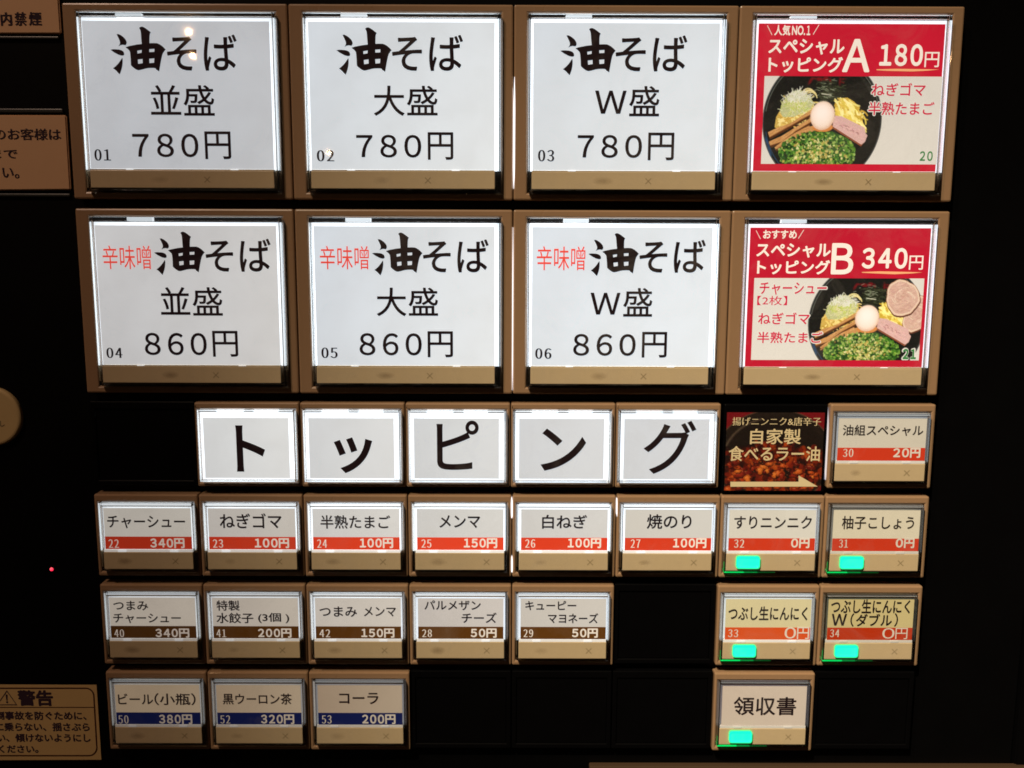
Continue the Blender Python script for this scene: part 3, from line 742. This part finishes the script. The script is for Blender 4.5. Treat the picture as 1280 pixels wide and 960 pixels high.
def slices(p):
    # two big round slices, only on the second card
    tx = lambda x, y: ((x - 96) / 1.04, (y + 11) / .97)
    for (cx, cy, rx, ry, a) in ((1175, 395, 118, 185, .25), (1028, 238, 158, 178, -.5)):
        x, y = tx(cx, cy); ph = R.uniform(0, 6)
        def ring(k, dx=0, dy=0):
            out = []
            for i in range(40):
                t_ = 2 * math.pi * i / 40
                q = k * (1 + .05 * math.sin(2 * t_ + ph) + .045 * math.sin(3 * t_ + 2 * ph) + .02 * math.sin(7 * t_ + ph) + .012 * math.sin(13 * t_))
                u_, v_ = rx * q * math.cos(t_), ry * q * math.sin(t_)
                out.append((x + dx + u_ * math.cos(a) - v_ * math.sin(a), y + dy + u_ * math.sin(a) + v_ * math.cos(a)))
            return out
        p.poly(ring(1.0, 3, 10), (84, 50, 38)); p.poly(ring(.985), (150, 104, 82)); p.poly(ring(.955), (214, 190, 170)); p.poly(ring(.86), (196, 162, 148))
        for k in range(150):
            r = R.uniform(0, .78) ** .8; th = R.uniform(0, 6.28)
            p.blob(x + r * rx * math.cos(th), y + r * ry * math.sin(th), R.uniform(6, 34), R.uniform(3, 8), R.uniform(-.9, .9), jit(R.choice([(204, 172, 158), (182, 142, 130), (216, 190, 174), (172, 130, 120)]), 8), .4, soft=6)
        for k in range(7):
            th = R.uniform(0, 6.28); p.curl(x + .4 * rx * math.cos(th), y + .4 * ry * math.sin(th), R.uniform(40, 110), 5, th + 1.2, 1.2, (222, 204, 186), .6)
def specialB(t, card, org, X, Z, c):
    p = Paint(-372, 1221, 57, 832, 378, 184, FIELD, fwd=lambda x, y: ((x - 96) / 1.04, (y + 11) / .97))
    food(p, slices)
    picture('food_photo', p, ((940.8, 347.8), (1152.0, 450.2)), 0.0460, PRINT_LIT, card, org)
RED = (200, 24, 46)
def halo(s, box, **k):
    """white outline printed under the pink words"""
    x0, y0, x1, y1 = box; e = 1.3
    return (s, (x0 - e, y0 - e, x1 + e, y1 + e), PAPERW, dict(ax=.085, z=0.0468, name='lettering_outline'))
TB = dict(ax=.028, name='title_lettering')
key('big', 6, 0, 'red special topping A button, 180円, number 20, noodle bowl photo at its left', MEALS, RED, 1.3, [
    ('＼', (958.7, 31.5, 965.5, 44), WPS, bold(.02)), ('人気', (968, 31, 988, 44.5), WPS, dict(ax=.03)), ('~NO.', (990, 32, 1006.5, 44), WPS, dict(ax=.03)), ('1', (1008.5, 32, 1013, 44), WPS, dict(ax=.03)), ('／', (1016.5, 30.5, 1023.7, 43.5), WPS, bold(.02)),
    ('スペシャル', (960.6, 48.7, 1055.7, 68.2), WP, TB), ('トッピング', (960.6, 71, 1053.5, 90.7), WP, TB),
    ('A', (1053.5, 48.7, 1087.9, 90.2), WP, dict(ax=.02, name='title_lettering')), ('180', (1099.6, 55, 1153.7, 82.6), WP, dict(ax=.032, spacing=.86, name='price_lettering')),
    ('円', (1155.9, 65, 1174, 84), WP, dict(ax=.006, name='price_lettering')),
    ('ねぎゴマ', (1089.5, 103.7, 1157, 120), PINK, bold(.014)), ('半熟たまご', (1085.5, 127.3, 1167.8, 144), PINK, bold(.014)),
    halo('ねぎゴマ', (1089.5, 103.7, 1157, 120)), halo('半熟たまご', (1085.5, 127.3, 1167.8, 144)),
    ('20', (1149.7, 189, 1165.9, 201.2), GREENP, dict(ax=.025, name='number_lettering'))], extra=specialA, base=(.36, .008, .026))
key('big', 6, 1, 'red special topping B button, 340円, number 21, noodle bowl with pork slices', MEALS, RED, 1.3, [
    ('＼', (944.8, 288, 951, 299), WPS, bold(.02)), ('おすすめ', (954, 287.5, 996, 298.5), WPS, bold(.03)), ('／', (998, 287, 1004.7, 298.5), WPS, bold(.02)),
    ('スペシャル', (945.6, 304.2, 1038.5, 322), WP, TB), ('トッピング', (946.4, 325, 1037.5, 343), WP, TB),
    ('B', (1039.3, 303.9, 1067, 343), WP, dict(ax=.02, name='title_lettering')), ('340', (1077.6, 309.9, 1134.4, 335.9), WP, dict(ax=.032, spacing=.86, name='price_lettering')),
    ('円', (1136.5, 319.5, 1154, 337.2), WP, dict(ax=.006, name='price_lettering')),
    ('チャーシュー', (949.5, 352.9, 1033.3, 368.5), PINK, bold(.014)), ('【2枚】', (946.5, 369.8, 984, 381.5), PINK),
    ('ねぎゴマ', (947.7, 390.6, 1012, 405.5), PINK, bold(.014)), ('半熟たまご', (946.4, 414.8, 1028, 429), PINK, bold(.014)),
    halo('チャーシュー', (949.5, 352.9, 1033.3, 368.5)), halo('ねぎゴマ', (947.7, 390.6, 1012, 405.5)), halo('半熟たまご', (946.4, 414.8, 1028, 429)),
    ('21', (1128.4, 436, 1145.3, 449), GREENP, dict(ax=.045, name='number_lettering')),
    ('21', (1126.8, 434.6, 1146.9, 450.2), PAPERW, dict(ax=.09, z=.0468, name='lettering_outline'))], extra=specialB, base=(.36, .008, .026))
def brush(card_of, pts):
    c = bpy.data.objects[card_of]
def underline(parent_label_start, pts):
    for o in COL.objects:
        if o.parent is None and o.get('label', '').startswith(parent_label_start):
            card = next(ch for ch in o.children if ch.name.split('.')[0] == 'card')
            fill_poly('price_underline', [pts], TANP, card, tuple(o.location), ZINK)
underline('red special topping A', [(1095.5, 86.6), (1120, 86.0), (1150, 86.4), (1174, 86.9), (1160, 88.3), (1140, 89.3), (1110, 88.6), (1096, 87.8)])
underline('red special topping B', [(1077, 340.0), (1100, 339.2), (1130, 339.8), (1153, 340.4), (1140, 341.8), (1118, 342.8), (1094, 341.8), (1078, 341.0)])

# ------------------------------------------------------------------ header panels
HG = 'lit header panels spelling toppings'
HDR = [('ト', (294.9, 531.7, 331.3, 589.6), .022), ('ッ', (417.5, 546.7, 465.6, 591.5), .022), ('ピ', (545.7, 525.6, 598.4, 587.3), .010),
       ('ン', (675.8, 535.7, 732.5, 588.4), .020), ('グ', (804.5, 525.9, 869.7, 592.4), .010)]
for i, (ch, bx, b) in enumerate(HDR):
    key('head', 1.0 + i * 0.9945, 2, 'white lit header panel %s, %s' % (ch, ('tall stroke with short arm, leftmost', 'two ticks above a sweep, second', 'bent stroke with small ring, middle', 'one tick above a rising sweep, fourth', 'hooked stroke with two ticks, rightmost')[i]), HG, (214, 214, 212), 1.3 if i < 4 else 1.15,
        [(ch, bx, INK_BB, dict(ax=b, az=b))], width=.9945, cat='header panel', name='header_panel')

# ------------------------------------------------------------------ small buttons
REDB, BRB, BLB, ORB = (210, 62, 36), (94, 58, 20), (22, 34, 96), (206, 78, 26)
def small(u, row, num, nbox, price, pbox, texts, em, light, band, bg, wg, label, led=False, pk=None, ik=None, base=(.66, .66, .64)):
    T = [(s, b, ik or INK_B, dict(k)) for s, b, k in texts]
    wm = whiteprint(wg)
    T.append((num, nbox, wm, dict(ax=.034, az=-.010, name='number_lettering')))
    pw_ = pbox[2] - pbox[0]; nd = len(price) - 1; wy = 12.9 if pk is None else 15.0
    pkw = dict(pk if pk is not None else dict(ax=.034), name='price_lettering')
    T.append((price[:-1], (pbox[0], pbox[1] + .3, pbox[2] - wy - 1.3, pbox[3] - .3), wm, dict(pkw, spacing=.88)))
    T.append(('円', (pbox[2] - wy, pbox[1], pbox[2], pbox[3] + .4), wm, dict(pkw)))
    key('small', u, row, label, TOPS, em, light, T, band=(band, bg), led=led, base=base)
K0 = dict(ax=.015)
y4 = (674.3, 684.6); p4 = (672.8, 684.8)
def row4(u, num, nx, price, px_, txt, em, light, bg, wg, label, led=False, py=None):
    small(u, 3, num, (nx[0], y4[0], nx[1], y4[1]), price, (px_[0], p4[0], px_[1], p4[1]), txt, em, light, REDB, bg, wg, label, led)
row4(0, '22', (135.6, 148.5), '340円', (187.9, 230.6), [('チャーシュー', (134, 644.7, 231.3, 660.4), K0)], (174, 167, 157), 0.7, .30, .30, 'small roast pork topping button 22, チャーシュー 340円, leftmost with red band')
row4(1, '23', (266, 278.8), '100円', (318.4, 361.3), [('ねぎゴマ', (274.6, 641.6, 352, 660.4), K0)], (184, 177, 168), 0.9, .42, .38, 'small leek and sesame topping button 23, ねぎゴマ 100円, red band')
row4(2, '24', (396.3, 408.7), '100円', (449.7, 491.4), [('半熟たまご', (400.5, 644, 487.9, 660.9), K0)], (207, 203, 196), 1.2, .62, .45, 'small soft egg topping button 24, 半熟たまご 100円, orange red band')
row4(3, '25', (526.6, 539.2), '150円', (579.8, 621.5), [('メンマ', (549.3, 644, 600.2, 659.9), K0)], (210, 206, 198), 1.3, .65, .45, 'small bamboo shoot topping button 25, メンマ 150円, orange red band')
row4(4, '26', (656.3, 669), '100円', (709.7, 751.4), [('白ねぎ', (677.6, 643.5, 733.8, 661), K0)], (212, 207, 197), 1.3, .50, .42, 'small white leek topping button 26, 白ねぎ 100円, red band')
row4(5, '27', (788.2, 800.4), '100円', (841.4, 883), [('焼のり', (808.6, 642.8, 864.4, 661), K0)], (212, 204, 188), 1.05, .35, .35, 'small toasted seaweed topping button 27, 焼のり 100円, red band')
row4(6, '32', (917.4, 930.3), '0円', (988.9, 1011.9), [('すりニンニク', (917.7, 645, 1014.7, 661), K0)], (219, 207, 182), 0.6, .18, .18, 'small grated garlic button 32, すりニンニク 0円, green lamp lit', led=True)
row4(7, '31', (1048.7, 1060), '0円', (1119.7, 1143), [('柚子こしょう', (1052.4, 645, 1142.7, 661.6), K0)], (215, 197, 159), .08, .06, .08, 'small citrus pepper button 31, 柚子こしょう 0円, green lamp lit', led=True)
p5 = (785.6, 796.8); y5 = (786.8, 796.4)
def row5(u, num, nx, price, px_, txt, em, light, band, bg, wg, label, led=False, py=None, pk=None, base=(.66, .66, .64)):
    q = py or p5
    small(u, 4, num, (nx[0], y5[0], nx[1], y5[1]), price, (px_[0], q[0], px_[1], q[1]), txt, em, light, band, bg, wg, label, led, pk=pk, base=base)
row5(0, '40', (142.8, 155), '340円', (194.4, 236.6), [('つまみ', (141.6, 751, 185, 762.9), K0), ('チャーシュー', (141.6, 766.9, 226, 779), K0)], (166, 155, 142), .42, BRB, .15, .22, 'small snack roast pork button 40, つまみチャーシュー 340円, brown band')
row5(1, '41', (270.5, 282.7), '200円', (322.6, 364.3), [('特製', (270.5, 750.5, 299.4, 763.4), K0), ('水餃子', (270.5, 766, 316.7, 779), K0), ('(3個 )', (322.6, 766, 361.5, 779), K0)], (172, 161, 148), .5, BRB, .2, .26, 'small boiled dumpling button 41, 特製水餃子 200円, brown band')
row5(2, '42', (399.3, 412.7), '150円', (451.6, 493), [('つまみ', (399.3, 758, 446.2, 771), K0), ('メンマ', (454.8, 758.5, 495, 770.5), K0)], (195, 185, 172), .7, BRB, .28, .30, 'small snack bamboo shoot button 42, つまみ メンマ 150円, brown band')
row5(3, '28', (527.5, 539.9), '50円', (588.4, 620.8), [('パルメザン', (530.5, 750.5, 600.9, 762.7), K0), ('チーズ', (577, 765.7, 620.8, 778.6), K0)], (198, 188, 176), .8, BRB, .3, .32, 'small grated cheese button 28, チーズ 50円, brown band')
row5(4, '29', (654.2, 666.4), '50円', (715, 747.3), [('キューピー', (656.6, 751, 720.3, 762.7), K0), ('マヨネーズ', (685, 766.4, 747.7, 779), K0)], (203, 193, 177), .75, BRB, .3, .32, 'small mayonnaise button 29, マヨネーズ 50円, brown band, right end of its group')
KN = dict(ax=.022)
row5(6, '33', (910, 922.7), '0円', (980.8, 1011.3), [('つぶし生にんにく', (910.5, 758, 1009.4, 775.5), KN)], (215, 196, 142), .6, ORB, .28, .14, 'small crushed raw garlic button 33, orange band 0円, green lamp lit', led=True, py=(783.8, 798.5), pk=dict(ax=.006), base=(.66, .60, .40))
row5(7, '34', (1037.5, 1049.2), '0円', (1103, 1134.3), [('つぶし生にんにく', (1038.9, 749.3, 1137.8, 766.9), KN), ('W', (1039.4, 767.2, 1058.5, 782), KN), ('~（', (1063, 766.5, 1067.5, 783.3), KN), ('ダブル', (1070, 767.2, 1115, 783.0), KN), ('~）', (1118, 766.5, 1122.5, 783.3), KN)], (198, 174, 112), .03, (190, 56, 20), .05, .06, 'small double crushed garlic button 34, W（ダブル） 0円, unlit card, green lamp', led=True, py=(785, 798.5), pk=dict(ax=.0), base=(.60, .50, .26))
p6 = (893, 904.8); y6 = (894.2, 904.4)
def row6(u, num, nx, price, px_, txt, em, label):
    small(u, 5, num, (nx[0], y6[0], nx[1], y6[1]), price, (px_[0], p6[0], px_[1], p6[1]), txt, em, .16, BLB, .15, .10, label)
row6(0, '50', (148, 160.6), '380円', (198.8, 240.3), [('ビール', (147.5, 867, 191.3, 880.4), K0), ('（小瓶）', (193, 866.5, 244.5, 881.5), K0)], (139, 120, 97), 'small beer button 50, ビール 380円, navy blue band, bottom left')
row6(1, '52', (275.3, 287.8), '320円', (326.3, 367.8), [('黒ウーロン茶', (278.4, 866.9, 364.7, 880.6), K0)], (145, 125, 101), 'small oolong tea button 52, 黒ウーロン茶 320円, navy blue band')
row6(2, '53', (402.2, 414.4), '200円', (452.8, 494.4), [('コーラ', (423.8, 866, 473, 880), K0)], (153, 132, 107), 'small cola button 53, コーラ 200円, navy blue band')
key('small', 6, 5, 'small receipt button 領収書 without colour band, green lamp lit, bottom row', TOPS, (202, 172, 126), .10,
    [('領収書', (917, 871, 995.2, 894), INK_D, K0)], led=True)
small(7, 2, '30', (1053.6, 561, 1066.7, 571.2), '20円', (1116.6, 560, 1150.5, 572), [('油組スペシャル', (1053.6, 531, 1154.2, 544.7), K0)],
      (206, 190, 160), .25, REDB, .12, .12, 'small special button 30, 油組スペシャル 20円, red band, beside the dark chili poster')

# ------------------------------------------------------------------ blank cover plates in the empty slots
BG = 'black blank plates in the empty slots'
def blank(u0, row, w, label):
    v0, v1 = ROW_T[row], ROW_B[row]
    org = ((u0 + w / 2 - 4) * S, 0, -v1 * S)
    t = thing('blank_plate', label, 'blank plate', org, BG)
    X = lambda u: (u0 + u - 4) * S - org[0]; Z = lambda v: -(v0 + v) * S - org[2]; H = v1 - v0
    link_mesh('frame', ring_bm(X(.006), X(w - .006), Z(H), Z(0.0), X(.05), X(w - .05), Z(H - .05), Z(.075), -0.04 * S, -0.139 * S, .008 * S), BLANK, t)
    link_mesh('cover', box_bm(X(.052), X(w - .052), Z(H - .052), Z(.077), -0.055 * S, -0.12 * S, .006 * S), BLANK, t)
blank(0, 2, 1, 'black blank plate left of the first header panel')
blank(5, 4, 1, 'black blank plate between the mayonnaise button and the crushed garlic button')
blank(3, 5, 1, 'black blank plate directly right of the cola button')
blank(4, 5, 1, 'black blank plate under the mayonnaise button, middle of three')
blank(5, 5, 1, 'black blank plate directly left of the receipt button')
blank(7, 5, 1, 'black blank plate right of the receipt button')

# ------------------------------------------------------------------ dark chili oil poster panel (unlit)
org = ((6.49 - 4) * S, 0, -1.03 * S)
ps = thing('chili_oil_poster', 'dark chili oil picture panel, 食べるラー油, with cream arrow pointing right', 'poster panel', org)
link_mesh('backing', box_bm((6.0 - 4) * S + .0002 - org[0], (6.985 - 4) * S - org[0], -1.045 * S - org[2], -.195 * S - org[2], -0.02 * S, -.139 * S, .008 * S), BLANK, ps)
pp = Paint(50, 1095, 88, 905, 210, 165, (26, 17, 13))
q = pp
for sx in (-1, 1):
    pass
d = np.sqrt(((q.X - 570) / 640) ** 2 + ((q.Y - 560) / 500) ** 2)
q.put((d - 1) * 60, (112, 14, 22)); q.put(np.clip(1 - abs(d - 1) * 45, 0, 1), (118, 82, 62), .7)
q.put(np.clip(1 - abs(d - .84) * 26, 0, 1) * (q.X < 420) * (q.Y < 440), (92, 78, 66), .8)
q.put(np.clip(1 - abs(d - .93) * 12, 0, 1), (36, 26, 20), .6)
RR = random.Random(3)
for k in range(900):
    x, y = RR.uniform(50, 1095), RR.uniform(400, 905)
    t = (y - 400) / 500; lim = 470 - 90 * math.sin(min(max((x - 150) / 850, 0), 1) * math.pi)
    if y < lim + RR.uniform(-20, 40): continue
    c = RR.choice([(70, 14, 8), (120, 28, 10), (150, 50, 14), (44, 10, 8), (96, 20, 10), (180, 78, 24), (30, 10, 8)])
    rr = RR.uniform(10, 44); q.blob(x, y, rr, rr * RR.uniform(.45, .9), RR.uniform(0, 3.1), c, .7, soft=9)
for k in range(64):
    x, y = RR.uniform(70, 1060), RR.uniform(500, 900); rr = RR.uniform(16, 58) * (.6 + (y - 480) / 900); ph = RR.uniform(0, 6)
    c = RR.choice([(176, 70, 22), (150, 46, 14), (204, 104, 36), (124, 30, 12), (98, 20, 12), (190, 86, 30)])
    def lump(k_, dx=0, dy=0):
        return [(x + dx + rr * k_ * (1 + .3 * math.sin(2 * a_ + ph) + .22 * math.sin(3 * a_ + 2 * ph) + .1 * math.sin(5 * a_)) * math.cos(a_),
                 y + dy + rr * .72 * k_ * (1 + .25 * math.sin(2 * a_ + ph) + .2 * math.sin(4 * a_ - ph)) * math.sin(a_)) for a_ in [2 * math.pi * i / 18 for i in range(18)]]
    q.poly(lump(1.05, 3, 7), (36, 10, 6), .8); q.poly(lump(1.0), c, .75); q.poly(lump(.6, -3, -4), tuple(min(255, v * 1.25 + 12) for v in c), .5)
    q.blob(x - rr * .3, y - rr * .3, rr * .3, rr * .1, RR.uniform(-.8, .8), (232, 176, 120), .45, soft=6)
for k in range(60):
    q.blob(RR.uniform(90, 1040), RR.uniform(480, 890), 5, 4, 0, (214, 150, 110), .5)
pic = picture('food_photo', q, ((907.0, 515.6), (1028.5, 613.2)), -0.018, print_mat('dark_picture_print', 0.04), ps, org)
CREAM = principled('cream_print', (0.72, 0.60, 0.36), .5, .3)
print_text('lettering', '揚げニンニク&唐辛子', (915.3, 521.5, 1026.3, 532), CREAM, pic, org, -.015, ax=.012, az=-.008)
print_text('lettering', '自家製', (937.7, 535.9, 1001.2, 555.3), CREAM, pic, org, -.015, ax=.014)
print_text('lettering', '食べるラー油', (910.8, 557.7, 1025, 576.5), CREAM, pic, org, -.015, ax=.014)
fill_poly('arrow', [[(913, 602.2), (998.2, 602.2), (998.2, 594.2), (1022.2, 608.2), (913, 608.4)]], CREAM, pic, org, -.015)

# ------------------------------------------------------------------ glowing strips imitating light that leaks through slits between frames
LEAK = glow_mat('slit_glow', (0.95, .93, 1.0), 1.4); LEAK2 = glow_mat('dim_slit_glow', (0.55, .60, .95), .32)
def leak(x0, y0, x1, y1, wpx, mat, label, z=-0.012):
    a = px2(x0, y0, z); b = px2(x1, y1, z); hw = wpx / 2 * S / 132
    n = 10; bm = bmesh.new(); Lf, Rt = [], []
    for k in range(n + 1):
        t = k / n; x = a[0] + (b[0] - a[0]) * t; zz = a[1] + (b[1] - a[1]) * t
        hh = hw * min(1, .18 + 3.4 * t, .15 + 6 * (1 - t))
        Lf.append((x - hh, zz)); Rt.append((x + hh, zz))
    slanted(bm, Lf + Rt[::-1], z * S, (z - .05) * S)
    o = link_mesh('leak_glow', bm, mat, None)
    tag(o, label, 'light strip', 'glowing strips imitating lamp light in slits between frames'); return o
leak(643.1, 96, 642.2, 236, 2.2, LEAK, 'bright white slit of light between meal buttons 02 and 03', z=.002)
leak(641.3, 284, 640.5, 488, .9, LEAK, 'thin white slit of light between meal buttons 05 and 06', z=.002)
leak(639.6, 622, 639.8, 648, 2.0, LEAK, 'short upper slit of light between topping buttons 25 and 26', z=.002)
leak(639.9, 696, 639.9, 716, 1.8, LEAK, 'faint lower slit of light between topping buttons 25 and 26', z=.002)
leak(771.4, 623, 771.2, 646, .8, LEAK, 'hairline slit of light between topping buttons 26 and 27', z=.002)
leak(1035.0, 509, 1031.8, 600, 3.4, LEAK2, 'bluish upright slit of light left of special button 30', z=-.03)

# ------------------------------------------------------------------ signs on the left
PAPER = principled('plain_sign_board', (0.60, 0.37, 0.21), .5, .35, noise=.03, nscale=200)
STICK = principled('sticker_paper', (0.60, 0.41, 0.18), .42, .4, noise=.04, nscale=160)
def plate(name, label, cat, corners, z, th, mat, bev=.0004):
    pts = [px2(x, y, z) for x, y in corners]
    ox = sum(p[0] for p in pts) / len(pts); oz = min(p[1] for p in pts)
    org = (ox, -(z - th) * S, oz)
    t = thing(name, label, cat, org)
    bm = bmesh.new(); slanted(bm, [(x - org[0], zz - org[2]) for x, zz in pts], z * S + org[1], (z - th) * S + org[1])
    bmesh.ops.bevel(bm, geom=list(bm.edges), offset=bev, segments=2, affect='EDGES')
    b = link_mesh('board', bm, mat, t)
    return t, b, org
t, b, org = plate('no_smoking_sign', 'plain tan sign 店内禁煙 cut off at the top left corner', 'sign',
                  [(-60, -40), (70.5, -40), (76, 42), (-60, 42)], -.10, .038, PAPER)
KM = dict(ax=.045, az=.012)
for ch, bx in (('店', (-18, 15, -2, 32)), ('内', (0.5, 15.3, 15, 32)), ('禁', (17.8, 15, 33.5, 32)), ('煙', (35.6, 15, 52, 32))):
    print_text('lettering', ch, bx, INK_D, b, org, -.097, **KM)
t, b, org = plate('customer_notice_sign', 'tan notice reading のお客様は beside the first meal button', 'sign',
                  [(-60, 143.5), (82.4, 143.8), (88, 237.2), (-60, 238.5)], -.10, .038, PAPER)
print_text('lettering', 'のお客様は', (-8, 160.5, 76.3, 175), INK_D, b, org, -.097, ax=.026, az=.006)
print_text('lettering', 'まで', (-13, 186.4, 22, 198), INK_D, b, org, -.097, ax=.026, az=.006)
print_text('lettering', 'い。', (3, 209.7, 24, 222.8), INK_D, b, org, -.097, ax=.026, az=.006)
# ledge rails holding the signs
for y0, y1, x1, lab in ((135.5, 141.0, 79, 'dull grey rail just above the customer notice'), (241.5, 246, 88, 'dull grey rail just under the customer notice'),
                        (45, 49, 74, 'dull grey rail under the no smoking sign')):
    a = px2(-60, y0, -.12); c_ = px2(x1, y1, -.12)
    o = link_mesh('sign_rail', box_bm(a[0], c_[0], c_[1], a[1], -.112 * S, -.139 * S, .0003),
                  principled('grey_rail', (.030, .032, .030), .35, .4), None)
    tag(o, lab, 'rail', 'rails between the signs')
t, b, org = plate('warning_sticker', 'yellowish warning sticker 警告 with rounded border at the bottom left', 'warning label',
                  [(-70, 855), (121.2, 855.8), (127.3, 950.2), (-70, 951)], -.128, .010, STICK, .0002)
WINK = principled('dark_red_print', (0.05, .006, .006), .5)
zs = -.1265
def stroke(name, pts, wpx, mat, parent, org, z, closed=False):
    P_ = [np.array(px2(x, y, z)) for x, y in pts]; h = wpx / 2 * S / 128; n = len(P_)
    L_, R_ = [], []
    for i in range(n):
        a = P_[(i - 1) % n] if (closed or i > 0) else P_[i]; c = P_[(i + 1) % n] if (closed or i < n - 1) else P_[i]
        d_ = c - a; d_ = d_ / (np.hypot(*d_) + 1e-9); nn = np.array([-d_[1], d_[0]]) * h
        L_.append(P_[i] + nn); R_.append(P_[i] - nn)
    V = [(p[0] - org[0], -z * S - org[1], p[1] - org[2]) for p in L_ + R_]; m_ = n if closed else n - 1
    F = [(i, (i + 1) % n, n + (i + 1) % n, n + i) for i in range(m_)]
    return link_mesh(name, (V, F), mat, parent)
def rounded(x0, y0, x1a, x1b, y1, r):
    pts = [(x0, y0)]
    for k in range(7):
        a = math.pi / 2 * k / 6; pts.append((x1a - r + r * math.sin(a), y0 + r - r * math.cos(a)))
    for k in range(7):
        a = math.pi / 2 * k / 6; pts.append((x1b - r + r * math.cos(a), y1 - r + r * math.sin(a)))
    pts.append((x0, y1)); return pts
stroke('border_line', rounded(-60, 860.3, 117.3, 121, 944.6, 10), 1.8, WINK, b, org, zs)
stroke('divider_line', [(-60, 884.2), (118, 884.2)], 1.1, WINK, b, org, zs)
stroke('warning_triangle', [(8.6, 863.8), (20.8, 881), (-3.5, 881)], 2.3, INK_D, b, org, zs - .0, closed=True)
print_text('lettering', '!', (7.2, 868, 9.9, 879), INK_D, b, org, zs, ax=.03)
print_text('title_lettering', '警告', (22, 862.6, 66.3, 882.6), INK_D, b, org, zs, ax=.040)
for s_, bx in (('倒事故を防ぐために、', (-6.5, 889.2, 108, 900)), ('に乗らない、揺さぶら', (-5.8, 903.2, 112, 914)), ('い、傾けないようにし', (-3.5, 917, 113.2, 927.6)), ('ください。', (-1.5, 931.4, 48, 941.2))):
    print_text('lettering', s_, bx, INK_D, b, org, zs, ax=.034)
# round cream knob at the left edge
ca = px2(-11.5, 521, -.09); rr = 37.3 * S / 131
bm = bmesh.new()
prof = [(-.139, 1.0), (-.115, 1.0), (-.100, .985), (-.092, .95), (-.088, .90), (-.088, .0)]
rings = []
for zz, k in prof[:-1]:
    rings.append([bm.verts.new((ca[0] + rr * k * math.cos(2 * math.pi * i / 64), -zz * S, ca[1] + rr * k * math.sin(2 * math.pi * i / 64))) for i in range(64)])
for a_, b_ in zip(rings, rings[1:]):
    for i in range(64): bm.faces.new((a_[i], a_[(i + 1) % 64], b_[(i + 1) % 64], b_[i]))
bm.faces.new(rings[-1]); bmesh.ops.recalc_face_normals(bm, faces=bm.faces)
kn = thing('return_button', 'round cream push button half cut off by the left edge', 'button', (ca[0], 0, ca[1]))
o = link_mesh('knob', bm, principled('cream_knob_plastic', (.50, .36, .17), .5, .25, noise=.04, nscale=200), kn)
o.location = (-ca[0], 0, -ca[1])
print_text('lettering', 'し', (0.0, 526, 5.5, 533), INK_D, kn, (ca[0], 0, ca[1]), -.086, ax=.0)
# red status lamp
c_ = px2(64, 712, -.13)
bm = bmesh.new(); bmesh.ops.create_uvsphere(bm, u_segments=20, v_segments=12, radius=.0007)
for v in bm.verts: v.co.y = v.co.y * .8
o = link_mesh('status_lamp', bm, glow_mat('red_lamp', (1.0, .015, .07), 1.5), None, (c_[0], .139 * S, c_[1]), smooth=True)
tag(o, 'tiny glowing red status lamp on the black face at left', 'lamp')
# pale tray edge peeking in at the very bottom
a = px2(737, 958.4, -.05)
tr = link_mesh('tray_edge', box_bm(a[0], .62, a[1] - .05, a[1], -.05 * S, -.139 * S, .0006), principled('tan_tray', (.055, .032, .018), .6, .2), None)
tag(tr, 'tan strip of the tray along the bottom edge at right', 'tray')
